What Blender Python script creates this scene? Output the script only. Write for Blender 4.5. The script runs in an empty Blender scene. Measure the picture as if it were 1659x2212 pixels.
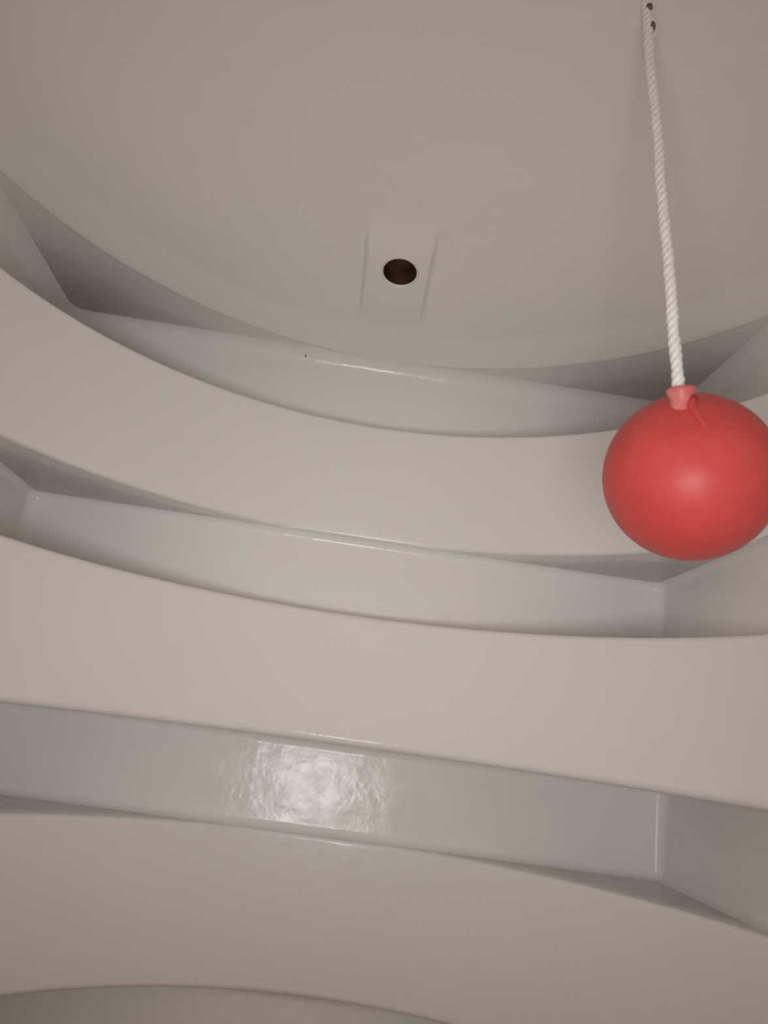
import bpy, bmesh, math, random
from math import sin, cos, pi, radians
from mathutils import Vector, Matrix

random.seed(7)
scn = bpy.context.scene
COL = scn.collection

# ------------------------------------------------------------------ frame of the place
# The moulded hood leans a few degrees; the cord hangs plumb (world +Z).
# Points are given in the hood's own frame (axis = z, 1 unit = 0.5 m, camera at 0,0,0).
S = 0.5
PLUMB = Vector((-0.0885, 0.0402, 0.9905)).normalized()
M3 = PLUMB.rotation_difference(Vector((0, 0, 1))).to_matrix()
OFF = Vector((0, 0, 0.75))
M4 = Matrix.Translation(OFF) @ M3.to_4x4() @ Matrix.Scale(S, 4)

def P(x, y, z):
    return M4 @ Vector((x, y, z))

# ------------------------------------------------------------------ camera
PITCH, ROLL = radians(15.8257), radians(7.8577)
cam_d = bpy.data.cameras.new('camera')
cam = bpy.data.objects.new('camera', cam_d)
COL.objects.link(cam)
fwd = Vector((0, cos(PITCH), sin(PITCH)))
up0 = Vector((0, -sin(PITCH), cos(PITCH)))
right0 = Vector((1, 0, 0))
# image content is rolled clockwise, so the camera is rolled the other way
rt = right0 * cos(ROLL) + up0 * sin(ROLL)
up = up0 * cos(ROLL) - right0 * sin(ROLL)
R = Matrix((rt, up, -fwd)).transposed()
cam.matrix_world = Matrix.Translation(P(0, 0, 0)) @ (M3 @ R).to_4x4()
cam_d.sensor_fit = 'VERTICAL'
cam_d.sensor_height = 36.0
cam_d.lens = 1660.0 / 2212.0 * 36.0
cam_d.clip_start = 0.01
cam_d.dof.use_dof = True
cam_d.dof.focus_distance = 0.68
cam_d.dof.aperture_fstop = 6.3
scn.camera = cam

# ------------------------------------------------------------------ world, lamp, exposure
world = bpy.data.worlds.new('world')
scn.world = world
world.use_nodes = True
bg = world.node_tree.nodes['Background']
bg.inputs[0].default_value = (1.0, 0.88, 0.74, 1)
bg.inputs[1].default_value = 1.7

# the hand-held lamp beside the camera: a small square panel
ld = bpy.data.lights.new('hand_lamp', 'AREA')
ld.shape = 'RECTANGLE'
ld.size = 0.20
ld.size_y = 0.17
ld.energy = 3.9
ld.color = (1.0, 0.965, 0.96)
ld.spread = radians(96)
lamp = bpy.data.objects.new('hand_lamp', ld)
COL.objects.link(lamp)
lp = P(0.0, -0.06, -0.12)
ldir = (M3 @ Vector((0.0, cos(radians(18)), sin(radians(18))))).normalized()
lamp.matrix_world = Matrix.Translation(lp) @ ldir.to_track_quat('-Z', 'Y').to_matrix().to_4x4()

scn.view_settings.view_transform = 'Standard'
scn.view_settings.look = 'None'
scn.view_settings.gamma = 1.0
scn.view_settings.use_curve_mapping = False
scn.view_settings.exposure = -2.3

# ------------------------------------------------------------------ materials
def mat(name, col, rough, spec=0.5):
    m = bpy.data.materials.new(name)
    m.use_nodes = True
    b = m.node_tree.nodes['Principled BSDF']
    b.inputs['Base Color'].default_value = (*col, 1)
    b.inputs['Roughness'].default_value = rough
    b.inputs['Specular IOR Level'].default_value = spec
    return m, m.node_tree, b

def noise(nt, scale, detail=3, rough=0.5, loc=(0, 0, 0)):
    tc = nt.nodes.new('ShaderNodeTexCoord')
    n = nt.nodes.new('ShaderNodeTexNoise')
    n.inputs['Scale'].default_value = scale
    n.inputs['Detail'].default_value = detail
    n.inputs['Roughness'].default_value = rough
    nt.links.new(tc.outputs['Object'], n.inputs['Vector'])
    return n

def ramp(nt, src, stops):
    r = nt.nodes.new('ShaderNodeValToRGB')
    els = r.color_ramp.elements
    while len(els) < len(stops):
        els.new(0.5)
    for e, (p, c) in zip(els, stops):
        e.position = p
        e.color = (*c, 1)
    nt.links.new(src, r.inputs[0])
    return r

def bump(nt, b, src, strength, dist):
    bp = nt.nodes.new('ShaderNodeBump')
    bp.inputs['Strength'].default_value = strength
    bp.inputs['Distance'].default_value = dist
    nt.links.new(src, bp.inputs['Height'])
    nt.links.new(bp.outputs[0], b.inputs['Normal'])

# white moulded plastic with a little yellowing and an uneven, wavy gloss
m_plastic, nt, b = mat('white_plastic', (0.72, 0.70, 0.67), 0.16, 0.24)
n1 = noise(nt, 3.0, 2)
c1 = ramp(nt, n1.outputs['Fac'], [(0.3, (0.835, 0.812, 0.775)), (0.7, (0.865, 0.84, 0.82))])
nt.links.new(c1.outputs[0], b.inputs['Base Color'])
n2 = noise(nt, 30.0, 3, 0.5)
bump(nt, b, n2.outputs['Fac'], 0.30, 0.004)
n3 = noise(nt, 40.0, 3, 0.6)
rr = ramp(nt, n3.outputs['Fac'], [(0.35, (0.14,) * 3), (0.7, (0.27,) * 3)])
nt.links.new(rr.outputs[0], b.inputs['Roughness'])

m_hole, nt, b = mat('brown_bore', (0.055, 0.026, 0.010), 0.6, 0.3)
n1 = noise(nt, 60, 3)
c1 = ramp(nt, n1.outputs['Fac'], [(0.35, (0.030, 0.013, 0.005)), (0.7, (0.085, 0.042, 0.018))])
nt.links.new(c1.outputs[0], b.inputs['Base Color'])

m_red, nt, b = mat('red_rubber', (0.34, 0.035, 0.03), 0.42, 0.28)
n1 = noise(nt, 22, 2)
c1 = ramp(nt, n1.outputs['Fac'], [(0.3, (0.61, 0.072, 0.064)), (0.7, (0.69, 0.090, 0.079))])
nt.links.new(c1.outputs[0], b.inputs['Base Color'])
n2 = noise(nt, 45, 2)
bump(nt, b, n2.outputs['Fac'], 0.25, 0.004)

m_neck, nt, b = mat('pale_red_rubber', (0.40, 0.085, 0.075), 0.45, 0.4)
n1 = noise(nt, 70, 2)
c1 = ramp(nt, n1.outputs['Fac'], [(0.3, (0.60, 0.11, 0.10)), (0.7, (0.74, 0.27, 0.24))])
nt.links.new(c1.outputs[0], b.inputs['Base Color'])

m_rope, nt, b = mat('white_cord', (0.50, 0.46, 0.43), 0.8, 0.2)
n1 = noise(nt, 240, 3)
c1 = ramp(nt, n1.outputs['Fac'], [(0.3, (0.86, 0.81, 0.785)), (0.65, (0.95, 0.92, 0.90))])
nt.links.new(c1.outputs[0], b.inputs['Base Color'])
n2 = noise(nt, 600, 3)
bump(nt, b, n2.outputs['Fac'], 0.5, 0.001)

m_gap_shade, nt, b = mat('gap_shade', (0.055, 0.04, 0.028), 0.85, 0.2)  # shade of the rope loop's gaps, put into a dark brown colour
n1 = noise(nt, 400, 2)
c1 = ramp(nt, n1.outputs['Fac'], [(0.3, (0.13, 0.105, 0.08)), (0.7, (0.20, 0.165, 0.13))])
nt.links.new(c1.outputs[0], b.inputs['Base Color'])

m_speck, nt, b = mat('grey_dirt', (0.22, 0.19, 0.16), 0.8, 0.2)
n1 = noise(nt, 300, 2)
c1 = ramp(nt, n1.outputs['Fac'], [(0.3, (0.18, 0.155, 0.13)), (0.7, (0.28, 0.25, 0.21))])
nt.links.new(c1.outputs[0], b.inputs['Base Color'])

# ------------------------------------------------------------------ helpers
def new_obj(name, verts, faces, m, parent=None, smooth=True):
    """verts in hood-frame units; mesh data is stored around the object's own origin (world)."""
    me = bpy.data.meshes.new(name)
    me.from_pydata([tuple(M4 @ Vector(v)) for v in verts], [], faces)
    bm = bmesh.new()
    bm.from_mesh(me)
    bmesh.ops.recalc_face_normals(bm, faces=bm.faces)
    bm.to_mesh(me)
    bm.free()
    me.materials.append(m)
    if smooth:
        for p in me.polygons:
            p.use_smooth = True
    o = bpy.data.objects.new(name, me)
    COL.objects.link(o)
    if parent is not None:
        o.parent = parent
    return o

def tag(o, label=None, cat=None, group=None, kind=None):
    if label: o['label'] = label
    if cat: o['category'] = cat
    if group: o['group'] = group
    if kind: o['kind'] = kind
    return o

def empty(name):
    o = bpy.data.objects.new(name, None)
    COL.objects.link(o)
    return o

AX, AY = -0.0127, 1.0           # axis of the round tiers

def circle_path(r, half_deg=112, n=260):
    out = []
    for i in range(n + 1):
        t = radians(-half_deg + 2 * half_deg * i / n)
        out.append(((AX + r * sin(t), AY + r * cos(t)), (sin(t), cos(t))))
    return out

def square_path(left, right, front, rot_deg, back=-0.42, rc=0.028, nc=12):
    """U-shaped plan open toward the viewer; distances measured from the axis."""
    a = radians(rot_deg)
    def g(x, y):
        return (AX + x * cos(a) - y * sin(a), AY + x * sin(a) + y * cos(a))
    def d(x, y):
        return (x * cos(a) - y * sin(a), x * sin(a) + y * cos(a))
    out = []
    n = 26
    e = 0.004
    for i in range(n + 1):
        out.append((g(-left, back + (front - rc - e - back) * i / n), d(-1, 0)))
    for i in range(nc + 1):
        t = pi / 2 * i / nc
        out.append((g(-left + rc - rc * cos(t), front - rc + rc * sin(t)), d(-cos(t), sin(t))))
    for i in range(41):
        x = -left + rc + e + (right + left - 2 * rc - 2 * e) * i / 40
        out.append((g(x, front), d(0, 1)))
    for i in range(nc + 1):
        t = pi / 2 * i / nc
        out.append((g(right - rc + rc * sin(t), front - rc + rc * cos(t)), d(sin(t), cos(t))))
    for i in range(n + 1):
        out.append((g(right, front - rc - e - (front - rc - e - back) * i / n), d(1, 0)))
    return out

def profile(ztop, zbot, ftop, fbot, draft=0.0, width=0.34, seg=7):
    """(offset outward, z): ledge on top, rounded lip, face, rounded lip, underside."""
    pts = [(width, ztop)]
    pts.append((ftop + 0.004, ztop))
    for i in range(seg + 1):
        t = pi / 2 * i / seg
        pts.append((ftop - ftop * sin(t), ztop - ftop + ftop * cos(t)))
    n = 8
    for i in range(1, n):
        k = i / n
        e0, e1 = ztop - ftop - 0.004, zbot + fbot + 0.004
        pts.append((0, e0 + (e1 - e0) * (i - 1) / (n - 2)))
    for i in range(seg + 1):
        t = pi / 2 * i / seg
        pts.append((fbot - fbot * cos(t), zbot + fbot - fbot * sin(t)))
    pts.append((fbot + 0.004, zbot))
    pts.append((width, zbot))
    zm = (ztop + zbot) / 2
    return [(o + draft * (z - zm), z) if o < width else (o, z) for o, z in pts]

def cove_profile(ztop, zbot, c, draft=0.0, width=0.34, seg=8):
    """(offset outward, z): face that coves softly into the soffit above and the ledge below."""
    pts = [(width, ztop)]
    for i in range(seg + 1):
        t = pi / 2 * (1 - i / seg)
        pts.append((-c + c * cos(t), ztop - c + c * sin(t)))
    e0, e1 = ztop - c - 0.003, zbot + c + 0.003
    for i in range(7):
        pts.append((0, e0 + (e1 - e0) * i / 6))
    for i in range(seg + 1):
        t = pi / 2 * i / seg
        pts.append((-c + c * cos(t), zbot + c - c * sin(t)))
    pts.append((width, zbot))
    zm = (ztop + zbot) / 2
    return [(o + draft * (z - zm), z) if o < width else (o, z) for o, z in pts]

def sweep(name, path, prof, m, parent):
    verts, faces = [], []
    k = len(prof)
    for (x, y), (nx, ny) in path:
        for o, z in prof:
            verts.append((x + nx * o, y + ny * o, z))
    for i in range(len(path) - 1):
        for j in range(k):
            j2 = (j + 1) % k
            faces.append((i * k + j, i * k + j2, (i + 1) * k + j2, (i + 1) * k + j))
    faces.append(tuple(range(k)))
    base = (len(path) - 1) * k
    faces.append(tuple(base + j for j in reversed(range(k))))
    o = new_obj(name, verts, faces, m, parent)
    # crisp where the ledge meets the hidden back
    me = o.data
    for p in me.polygons:
        if len(p.vertices) > 4:
            p.use_smooth = False
    return o

# ------------------------------------------------------------------ the hood: stacked round and square tiers
wall = empty('wall_back')
tag(wall, 'white moulded plastic wall of alternating round and square stepped tiers', 'wall', kind='structure')

Z_RIM = 0.953
TIERS_ROUND = [
    # radius, z top, z bottom, lip top, lip bottom
    (0.797, 0.729, 0.432, 0.012, 0.012),
    (0.70, 0.2405, -0.0385, 0.012, 0.016),
    (0.800, -0.233, -0.545, 0.010, 0.012),
]
for r, zt, zb, ft, fb in TIERS_ROUND:
    sweep('round_tier', circle_path(r), profile(zt, zb, ft, fb, 0.12 if zt == 0.2405 else 0.0), m_plastic, wall)

TIERS_SQUARE = [
    # left, right, front, turn, z top, z bottom, draft, cove, corner radius
    (0.868, 0.84, 0.905, 2.6, Z_RIM, 0.729, 0.0, 0.042, 0.075),
    (0.785, 0.745, 0.800, 2.4, 0.432, 0.2405, 0.0, 0.02, 0.028),
    (0.84, 0.765, 0.800, 2.4, -0.0385, -0.233, 0.04, 0.02, 0.024),
    (0.86, 0.80, 0.830, 2.4, -0.545, -0.80, 0.0, 0.02, 0.028),
]
for l, r, f, a, zt, zb, dr, cv, rcn in TIERS_SQUARE:
    sweep('square_tier', square_path(l, r, f, a, rc=rcn), cove_profile(zt + 0.001, zb - 0.001, cv, dr), m_plastic, wall)

# ------------------------------------------------------------------ unseen disc below the wall, added to darken and tint its foot
m_bounce, nt, b = mat('tan_bounce', (0.34, 0.25, 0.16), 0.7, 0.3)  # tan chosen for the brown light it bounces onto the lowest tier
n1 = noise(nt, 9, 4)
c1 = ramp(nt, n1.outputs['Fac'], [(0.3, (0.30, 0.22, 0.14)), (0.7, (0.38, 0.285, 0.185))])
nt.links.new(c1.outputs[0], b.inputs['Base Color'])

def disc(name, r, z, th, m):
    n = 96
    verts = []
    for zz in (z, z - th):
        for i in range(n):
            t = 2 * pi * i / n
            verts.append((AX + r * sin(t), AY + r * cos(t), zz))
    faces = [tuple(range(n)), tuple(range(2 * n - 1, n - 1, -1))]
    for i in range(n):
        j = (i + 1) % n
        faces.append((i, j, n + j, n + i))
    return new_obj(name, verts, faces, m, None, smooth=False)
tag(disc('bounce_disc', 1.25, -0.801, 0.05, m_bounce), 'unseen tan disc added below the stepped wall for shade and brown bounce', 'bounce_disc', kind='structure')

# ------------------------------------------------------------------ ceiling: shallow dome with a bored, padded hole
R_RIM, R_DOME = 0.872, 0.79
HX, HY, HR = -0.040, 1.590, 0.0440        # hole
PX0, PX1, PY0 = -0.124, 0.042, 1.43   # raised pad around it

def sstep(a, b, x):
    t = max(0.0, min(1.0, (x - a) / (b - a)))
    return t * t * (3 - 2 * t)

def dome_z(x, y):
    rho = math.hypot(x - AX, y - AY)
    zd = 0.99 + 0.13 * (1 - (rho / R_DOME) ** 2)
    zo = 0.99 + (Z_RIM - 0.99) * (rho - R_DOME) / (R_RIM - R_DOME)
    w = sstep(R_DOME - 0.02, R_DOME + 0.02, rho)
    z = zd * (1 - w) + zo * w
    # lip rolling over to the flat underside
    return z

def pad(x, y):
    cx = (y - 1.4) * -0.03               # the raised pad narrows a touch toward the far side
    d = -(0.0145 - 0.004 * sstep(1.50, 1.68, y)) * sstep(PY0, PY0 + 0.13, y) * (1 - sstep(1.68, 1.765, y))
    s = sstep(PX0 + cx, PX0 + cx + 0.012, x) * (1 - sstep(PX1 + cx - 0.012, PX1 + cx, x))
    return d * s

def ceil_z(x, y):
    return dome_z(x, y) + pad(x, y)

def build_ceiling():
    NA = 540
    verts, faces = [], []
    rads = []
    rr_ = HR
    fr = []
    # radial fractions: fine near the hole, coarse toward the rim
    near = [HR + 0.0038 * i for i in range(52)]
    NO = 34
    rings = []
    # rounded rim of the hole (drops below the surface by nothing, rolls up into the bore)
    for k in range(4):
        t = pi / 2 * k / 4
        rings.append([(HX + (HR - 0.004 * (1 - sin(t)) ) * cos(2 * pi * i / NA),
                       HY + (HR - 0.004 * (1 - sin(t))) * sin(2 * pi * i / NA), 0.004 * cos(t)) for i in range(NA)])
    for q in near:
        rings.append([(HX + q * cos(2 * pi * i / NA), HY + q * sin(2 * pi * i / NA), 0.0) for i in range(NA)])
    q0 = near[-1]
    for k in range(1, NO + 1):
        ring = []
        for i in range(NA):
            t = 2 * pi * i / NA
            dx, dy = cos(t), sin(t)
            ex, ey = HX - AX, HY - AY
            bq = ex * dx + ey * dy
            cq = ex * ex + ey * ey - R_RIM ** 2
            qm = -bq + math.sqrt(bq * bq - cq)
            f = k / NO
            q = q0 + (qm - q0) * f
            ring.append((HX + q * dx, HY + q * dy, 0.0))
        rings.append(ring)
    for ring in rings:
        for x, y, dz in ring:
            verts.append((x, y, ceil_z(x, y) + dz))
    nr = len(rings)
    for k in range(nr - 1):
        for i in range(NA):
            j = (i + 1) % NA
            faces.append((k * NA + i, k * NA + j, (k + 1) * NA + j, (k + 1) * NA + i))
    # rounded lip and flat underside beyond the rim, then up and over the back (solid shell)
    last = (nr - 1) * NA
    def outer(off, z):
        base = len(verts)
        for i in range(NA):
            x, y, _ = verts[last + i]
            vx, vy = x - AX, y - AY
            L = math.hypot(vx, vy)
            verts.append((AX + vx / L * (R_RIM + off), AY + vy / L * (R_RIM + off), z))
        return base
    prev = last
    lips = [(0.006, Z_RIM - 0.0015), (0.010, Z_RIM), (0.016, Z_RIM + 0.0005), (0.40, Z_RIM + 0.0005), (0.40, 1.24), (-0.4, 1.24)]
    for off, z in lips:
        nb = outer(off, z)
        for i in range(NA):
            j = (i + 1) % NA
            faces.append((prev + i, prev + j, nb + j, nb + i))
        prev = nb
    faces.append(tuple(prev + i for i in range(NA)))
    o = new_obj('ceiling', verts, faces, m_plastic)
    for p in o.data.polygons:
        if len(p.vertices) > 4:
            p.use_smooth = False
    return o

ceiling = build_ceiling()
tag(ceiling, 'white shallow domed plastic ceiling with a dark round hole in a low square pad', 'ceiling', kind='structure')

def lathe(c, axis, prof, n=32):
    """prof: (radius, height) along axis from c, hood-frame units -> verts, faces"""
    axis = Vector(axis).normalized()
    u = axis.orthogonal().normalized()
    v = axis.cross(u)
    verts, faces = [], []
    c = Vector(c)
    for r, h in prof:
        for i in range(n):
            t = 2 * pi * i / n
            verts.append(tuple(c + axis * h + (u * cos(t) + v * sin(t)) * r))
    for k in range(len(prof) - 1):
        for i in range(n):
            j = (i + 1) % n
            faces.append((k * n + i, k * n + j, (k + 1) * n + j, (k + 1) * n + i))
    faces.append(tuple(range(n)))
    faces.append(tuple((len(prof) - 1) * n + i for i in range(n)))
    return verts, faces

# the bore: brown-stained tube with a closed end, lining the hole
zc = ceil_z(HX, HY)
def bore():
    n = 48
    verts, faces = [], []
    rings = [(HR - 0.0040, 0.006), (HR - 0.0044, 0.012), (HR - 0.0046, 0.05), (HR - 0.010, 0.058), (0.012, 0.060)]
    for r, h in rings:
        for i in range(n):
            t = 2 * pi * i / n
            x, y = HX + r * cos(t), HY + r * sin(t)
            verts.append((x, y, (ceil_z(x, y) if h < 0.02 else zc) + h))
    for k in range(len(rings) - 1):
        for i in range(n):
            j = (i + 1) % n
            faces.append((k * n + i, k * n + j, (k + 1) * n + j, (k + 1) * n + i))
    faces.append(tuple((len(rings) - 1) * n + i for i in range(n)))
    o = new_obj('hole_lining', verts, faces, m_hole, ceiling)
    return tag(o, 'dark brown inside of the round hole')
bore()

# ------------------------------------------------------------------ the red ball on its cord
def ray(px, py):
    a, bb = px - 1659 / 2, py - 2212 / 2
    c, s = cos(ROLL), sin(ROLL)
    u, v = a * c + bb * s, -a * s + bb * c
    cx, cz = u / 1660.0, -v / 1660.0
    return Vector((cx, cos(PITCH) - cz * sin(PITCH), sin(PITCH) + cz * cos(PITCH)))

YB = 0.865
tmp = ray(1466, 828)
rope_foot = tmp * (YB / tmp.y)
tmp = ray(1490, 1031)
ball_c = tmp * ((YB + 0.072) / tmp.y)
BR = 177.0 / 1660.0 * ball_c.length * 0.945

ball = empty('hanging_ball')
tag(ball, 'glossy red rubber ball hanging at the end of the white rope', 'ball')

def uv_ball(c, r, ns=64, nr=40):
    ax = (rope_foot - c).normalized()
    prof = []
    for k in range(1, nr):
        t = pi * k / nr
        rad, h = r * sin(t), -r * cos(t)
        if h > 0.86 * r:                       # slight shoulder drawn up toward the neck
            h += 0.012 * r * (h / r - 0.86) / 0.14
        prof.append((rad * 1.012, h))
    return lathe(c, ax, prof, ns)
v, f = uv_ball(ball_c, BR)
tag(new_obj('body', v, f, m_red, ball), 'round red body')

view = (-ball_c).normalized()
tmp = ray(1471, 838)
neck_top = tmp * ((YB - 0.004) / tmp.y)
nax = (PLUMB * 0.93 + view * 0.27).normalized()
nb_ = neck_top - nax * 0.036
v, f = lathe(nb_, nax, [(0.0195, -0.014), (0.0190, -0.004), (0.0178, 0.004), (0.0162, 0.011), (0.0150, 0.018), (0.0152, 0.024),
                        (0.0172, 0.029), (0.0180, 0.033), (0.0168, 0.036), (0.0125, 0.037), (0.0100, 0.033)], 36)
neck = tag(new_obj('neck', v, f, m_neck, ball), 'pale red gathered neck')

def tube(pts, radii, n=12):
    verts, faces = [], []
    pts = [Vector(p) for p in pts]
    u = None
    for i, p in enumerate(pts):
        t = (pts[min(i + 1, len(pts) - 1)] - pts[max(i - 1, 0)]).normalized()
        if u is None:
            u = t.orthogonal().normalized()
        u = (u - t * u.dot(t)).normalized()
        w = t.cross(u)
        r = radii[i] if isinstance(radii, (list, tuple)) else radii
        for k in range(n):
            a = 2 * pi * k / n
            verts.append(tuple(p + (u * cos(a) + w * sin(a)) * r))
    for i in range(len(pts) - 1):
        for k in range(n):
            j = (k + 1) % n
            faces.append((i * n + k, i * n + j, (i + 1) * n + j, (i + 1) * n + k))
    faces.append(tuple(range(n)))
    faces.append(tuple((len(pts) - 1) * n + k for k in range(n)))
    return verts, faces

# folded ridge of rubber running from the neck down over the ball
def on_ball(px, py, lift=0.0):
    dd = ray(px, py).normalized()
    bq = dd.dot(ball_c)
    h = bq * bq - ball_c.length_squared + (BR * 1.01 + lift) ** 2
    return dd * (bq - math.sqrt(max(h, 0.0)))
pts = [neck_top - nax * 0.012 + (on_ball(1505, 880) - on_ball(1475, 880)).normalized() * 0.012 + view * 0.004]
pts += [on_ball(*q) for q in ((1493, 876), (1499, 886), (1505, 895), (1511, 904), (1517, 913), (1524, 922))]
v, f = tube(pts, [0.0060, 0.0060, 0.0056, 0.0050, 0.0042, 0.0030, 0.0012], 12)
tag(new_obj('rubber_fold', v, f, m_red, neck), 'narrow folded ridge of rubber')

# cord: three twisted strands, plumb from the ceiling to the neck
cord = empty('twisted_rope')
tag(cord, 'white twisted rope hanging from the ceiling down to the red ball', 'rope')
top_z = None
L = 0.2
while True:
    q = rope_foot + PLUMB * L
    if q.z > ceil_z(q.x, q.y) + 0.004 or L > 1.2:
        break
    L += 0.002
uu = PLUMB.orthogonal().normalized()
vv = PLUMB.cross(uu)
NS = 520
PITCH_LEN = 0.034
for s in range(3):
    pts, rad = [], []
    for i in range(NS + 1):
        h = -0.012 + (L + 0.012) * i / NS
        a = 2 * pi * (h / PITCH_LEN + s / 3)
        wob = 0.0007 * sin(h * 31 + 1.3) + 0.0006 * sin(h * 73)
        wob2 = 0.0007 * sin(h * 27 + 0.4)
        r0 = 0.0030 * (1 + 0.12 * sin(h * 140 + s * 2.1) * sin(h * 37 + s))
        pts.append(rope_foot + PLUMB * h + uu * (cos(a) * r0 + wob * (i > 20)) + vv * (sin(a) * r0 + wob2 * (i > 20)))
        rad.append(0.0049 * (1 + 0.10 * sin(h * 190 + s * 1.7) * sin(h * 53 + 2 * s)))
    v, f = tube(pts, rad, 8)
    new_obj('strand', v, f, m_rope, cord)

# loose loop of a strand beside the cord near the ceiling, with dark beads added for its shaded gaps
def at_rope(px, py):
    d = ray(px, py)
    # point on the plane through the cord facing the camera
    n = (Vector((0, -1, 0)) + PLUMB * PLUMB.y).normalized()
    return d * (rope_foot.dot(n) / d.dot(n))
loop_px = [(1391, -14), (1404, -8), (1413, 6), (1411, 24), (1402, 33), (1410, 42), (1417, 58), (1414, 74), (1404, 84)]
lp_ = [at_rope(*q) for q in loop_px]
sm = []
for i in range(len(lp_) - 1):
    p0, p1, p2, p3 = lp_[max(i - 1, 0)], lp_[i], lp_[i + 1], lp_[min(i + 2, len(lp_) - 1)]
    for k in range(6):
        t = k / 6
        sm.append(0.5 * ((2 * p1) + (p2 - p0) * t + (2 * p0 - 5 * p1 + 4 * p2 - p3) * t * t + (3 * p1 - p0 - 3 * p2 + p3) * t ** 3))
sm.append(lp_[-1])
v, f = tube(sm, 0.0030, 8)
new_obj('loose_loop', v, f, m_rope, cord)
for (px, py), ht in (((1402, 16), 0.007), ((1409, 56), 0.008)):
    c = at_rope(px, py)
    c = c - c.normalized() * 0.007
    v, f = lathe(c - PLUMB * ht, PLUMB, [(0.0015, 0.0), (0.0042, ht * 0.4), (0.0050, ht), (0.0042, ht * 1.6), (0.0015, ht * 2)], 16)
    tag(new_obj('gap_shade_bead', v, f, m_gap_shade, cord), 'dark bead standing for shade in a loop gap')

# ------------------------------------------------------------------ small marks of wear
d = ray(660, 768)
q = d * (1.885 / d.y)
v, f = lathe(q + Vector((0, 0.004, 0)), (0, -1, 0), [(0.0035, 0.0), (0.0030, 0.004), (0.0015, 0.0055)], 12)
tag(new_obj('dirt_speck', v, f, m_speck, wall), 'tiny grey dirt speck')
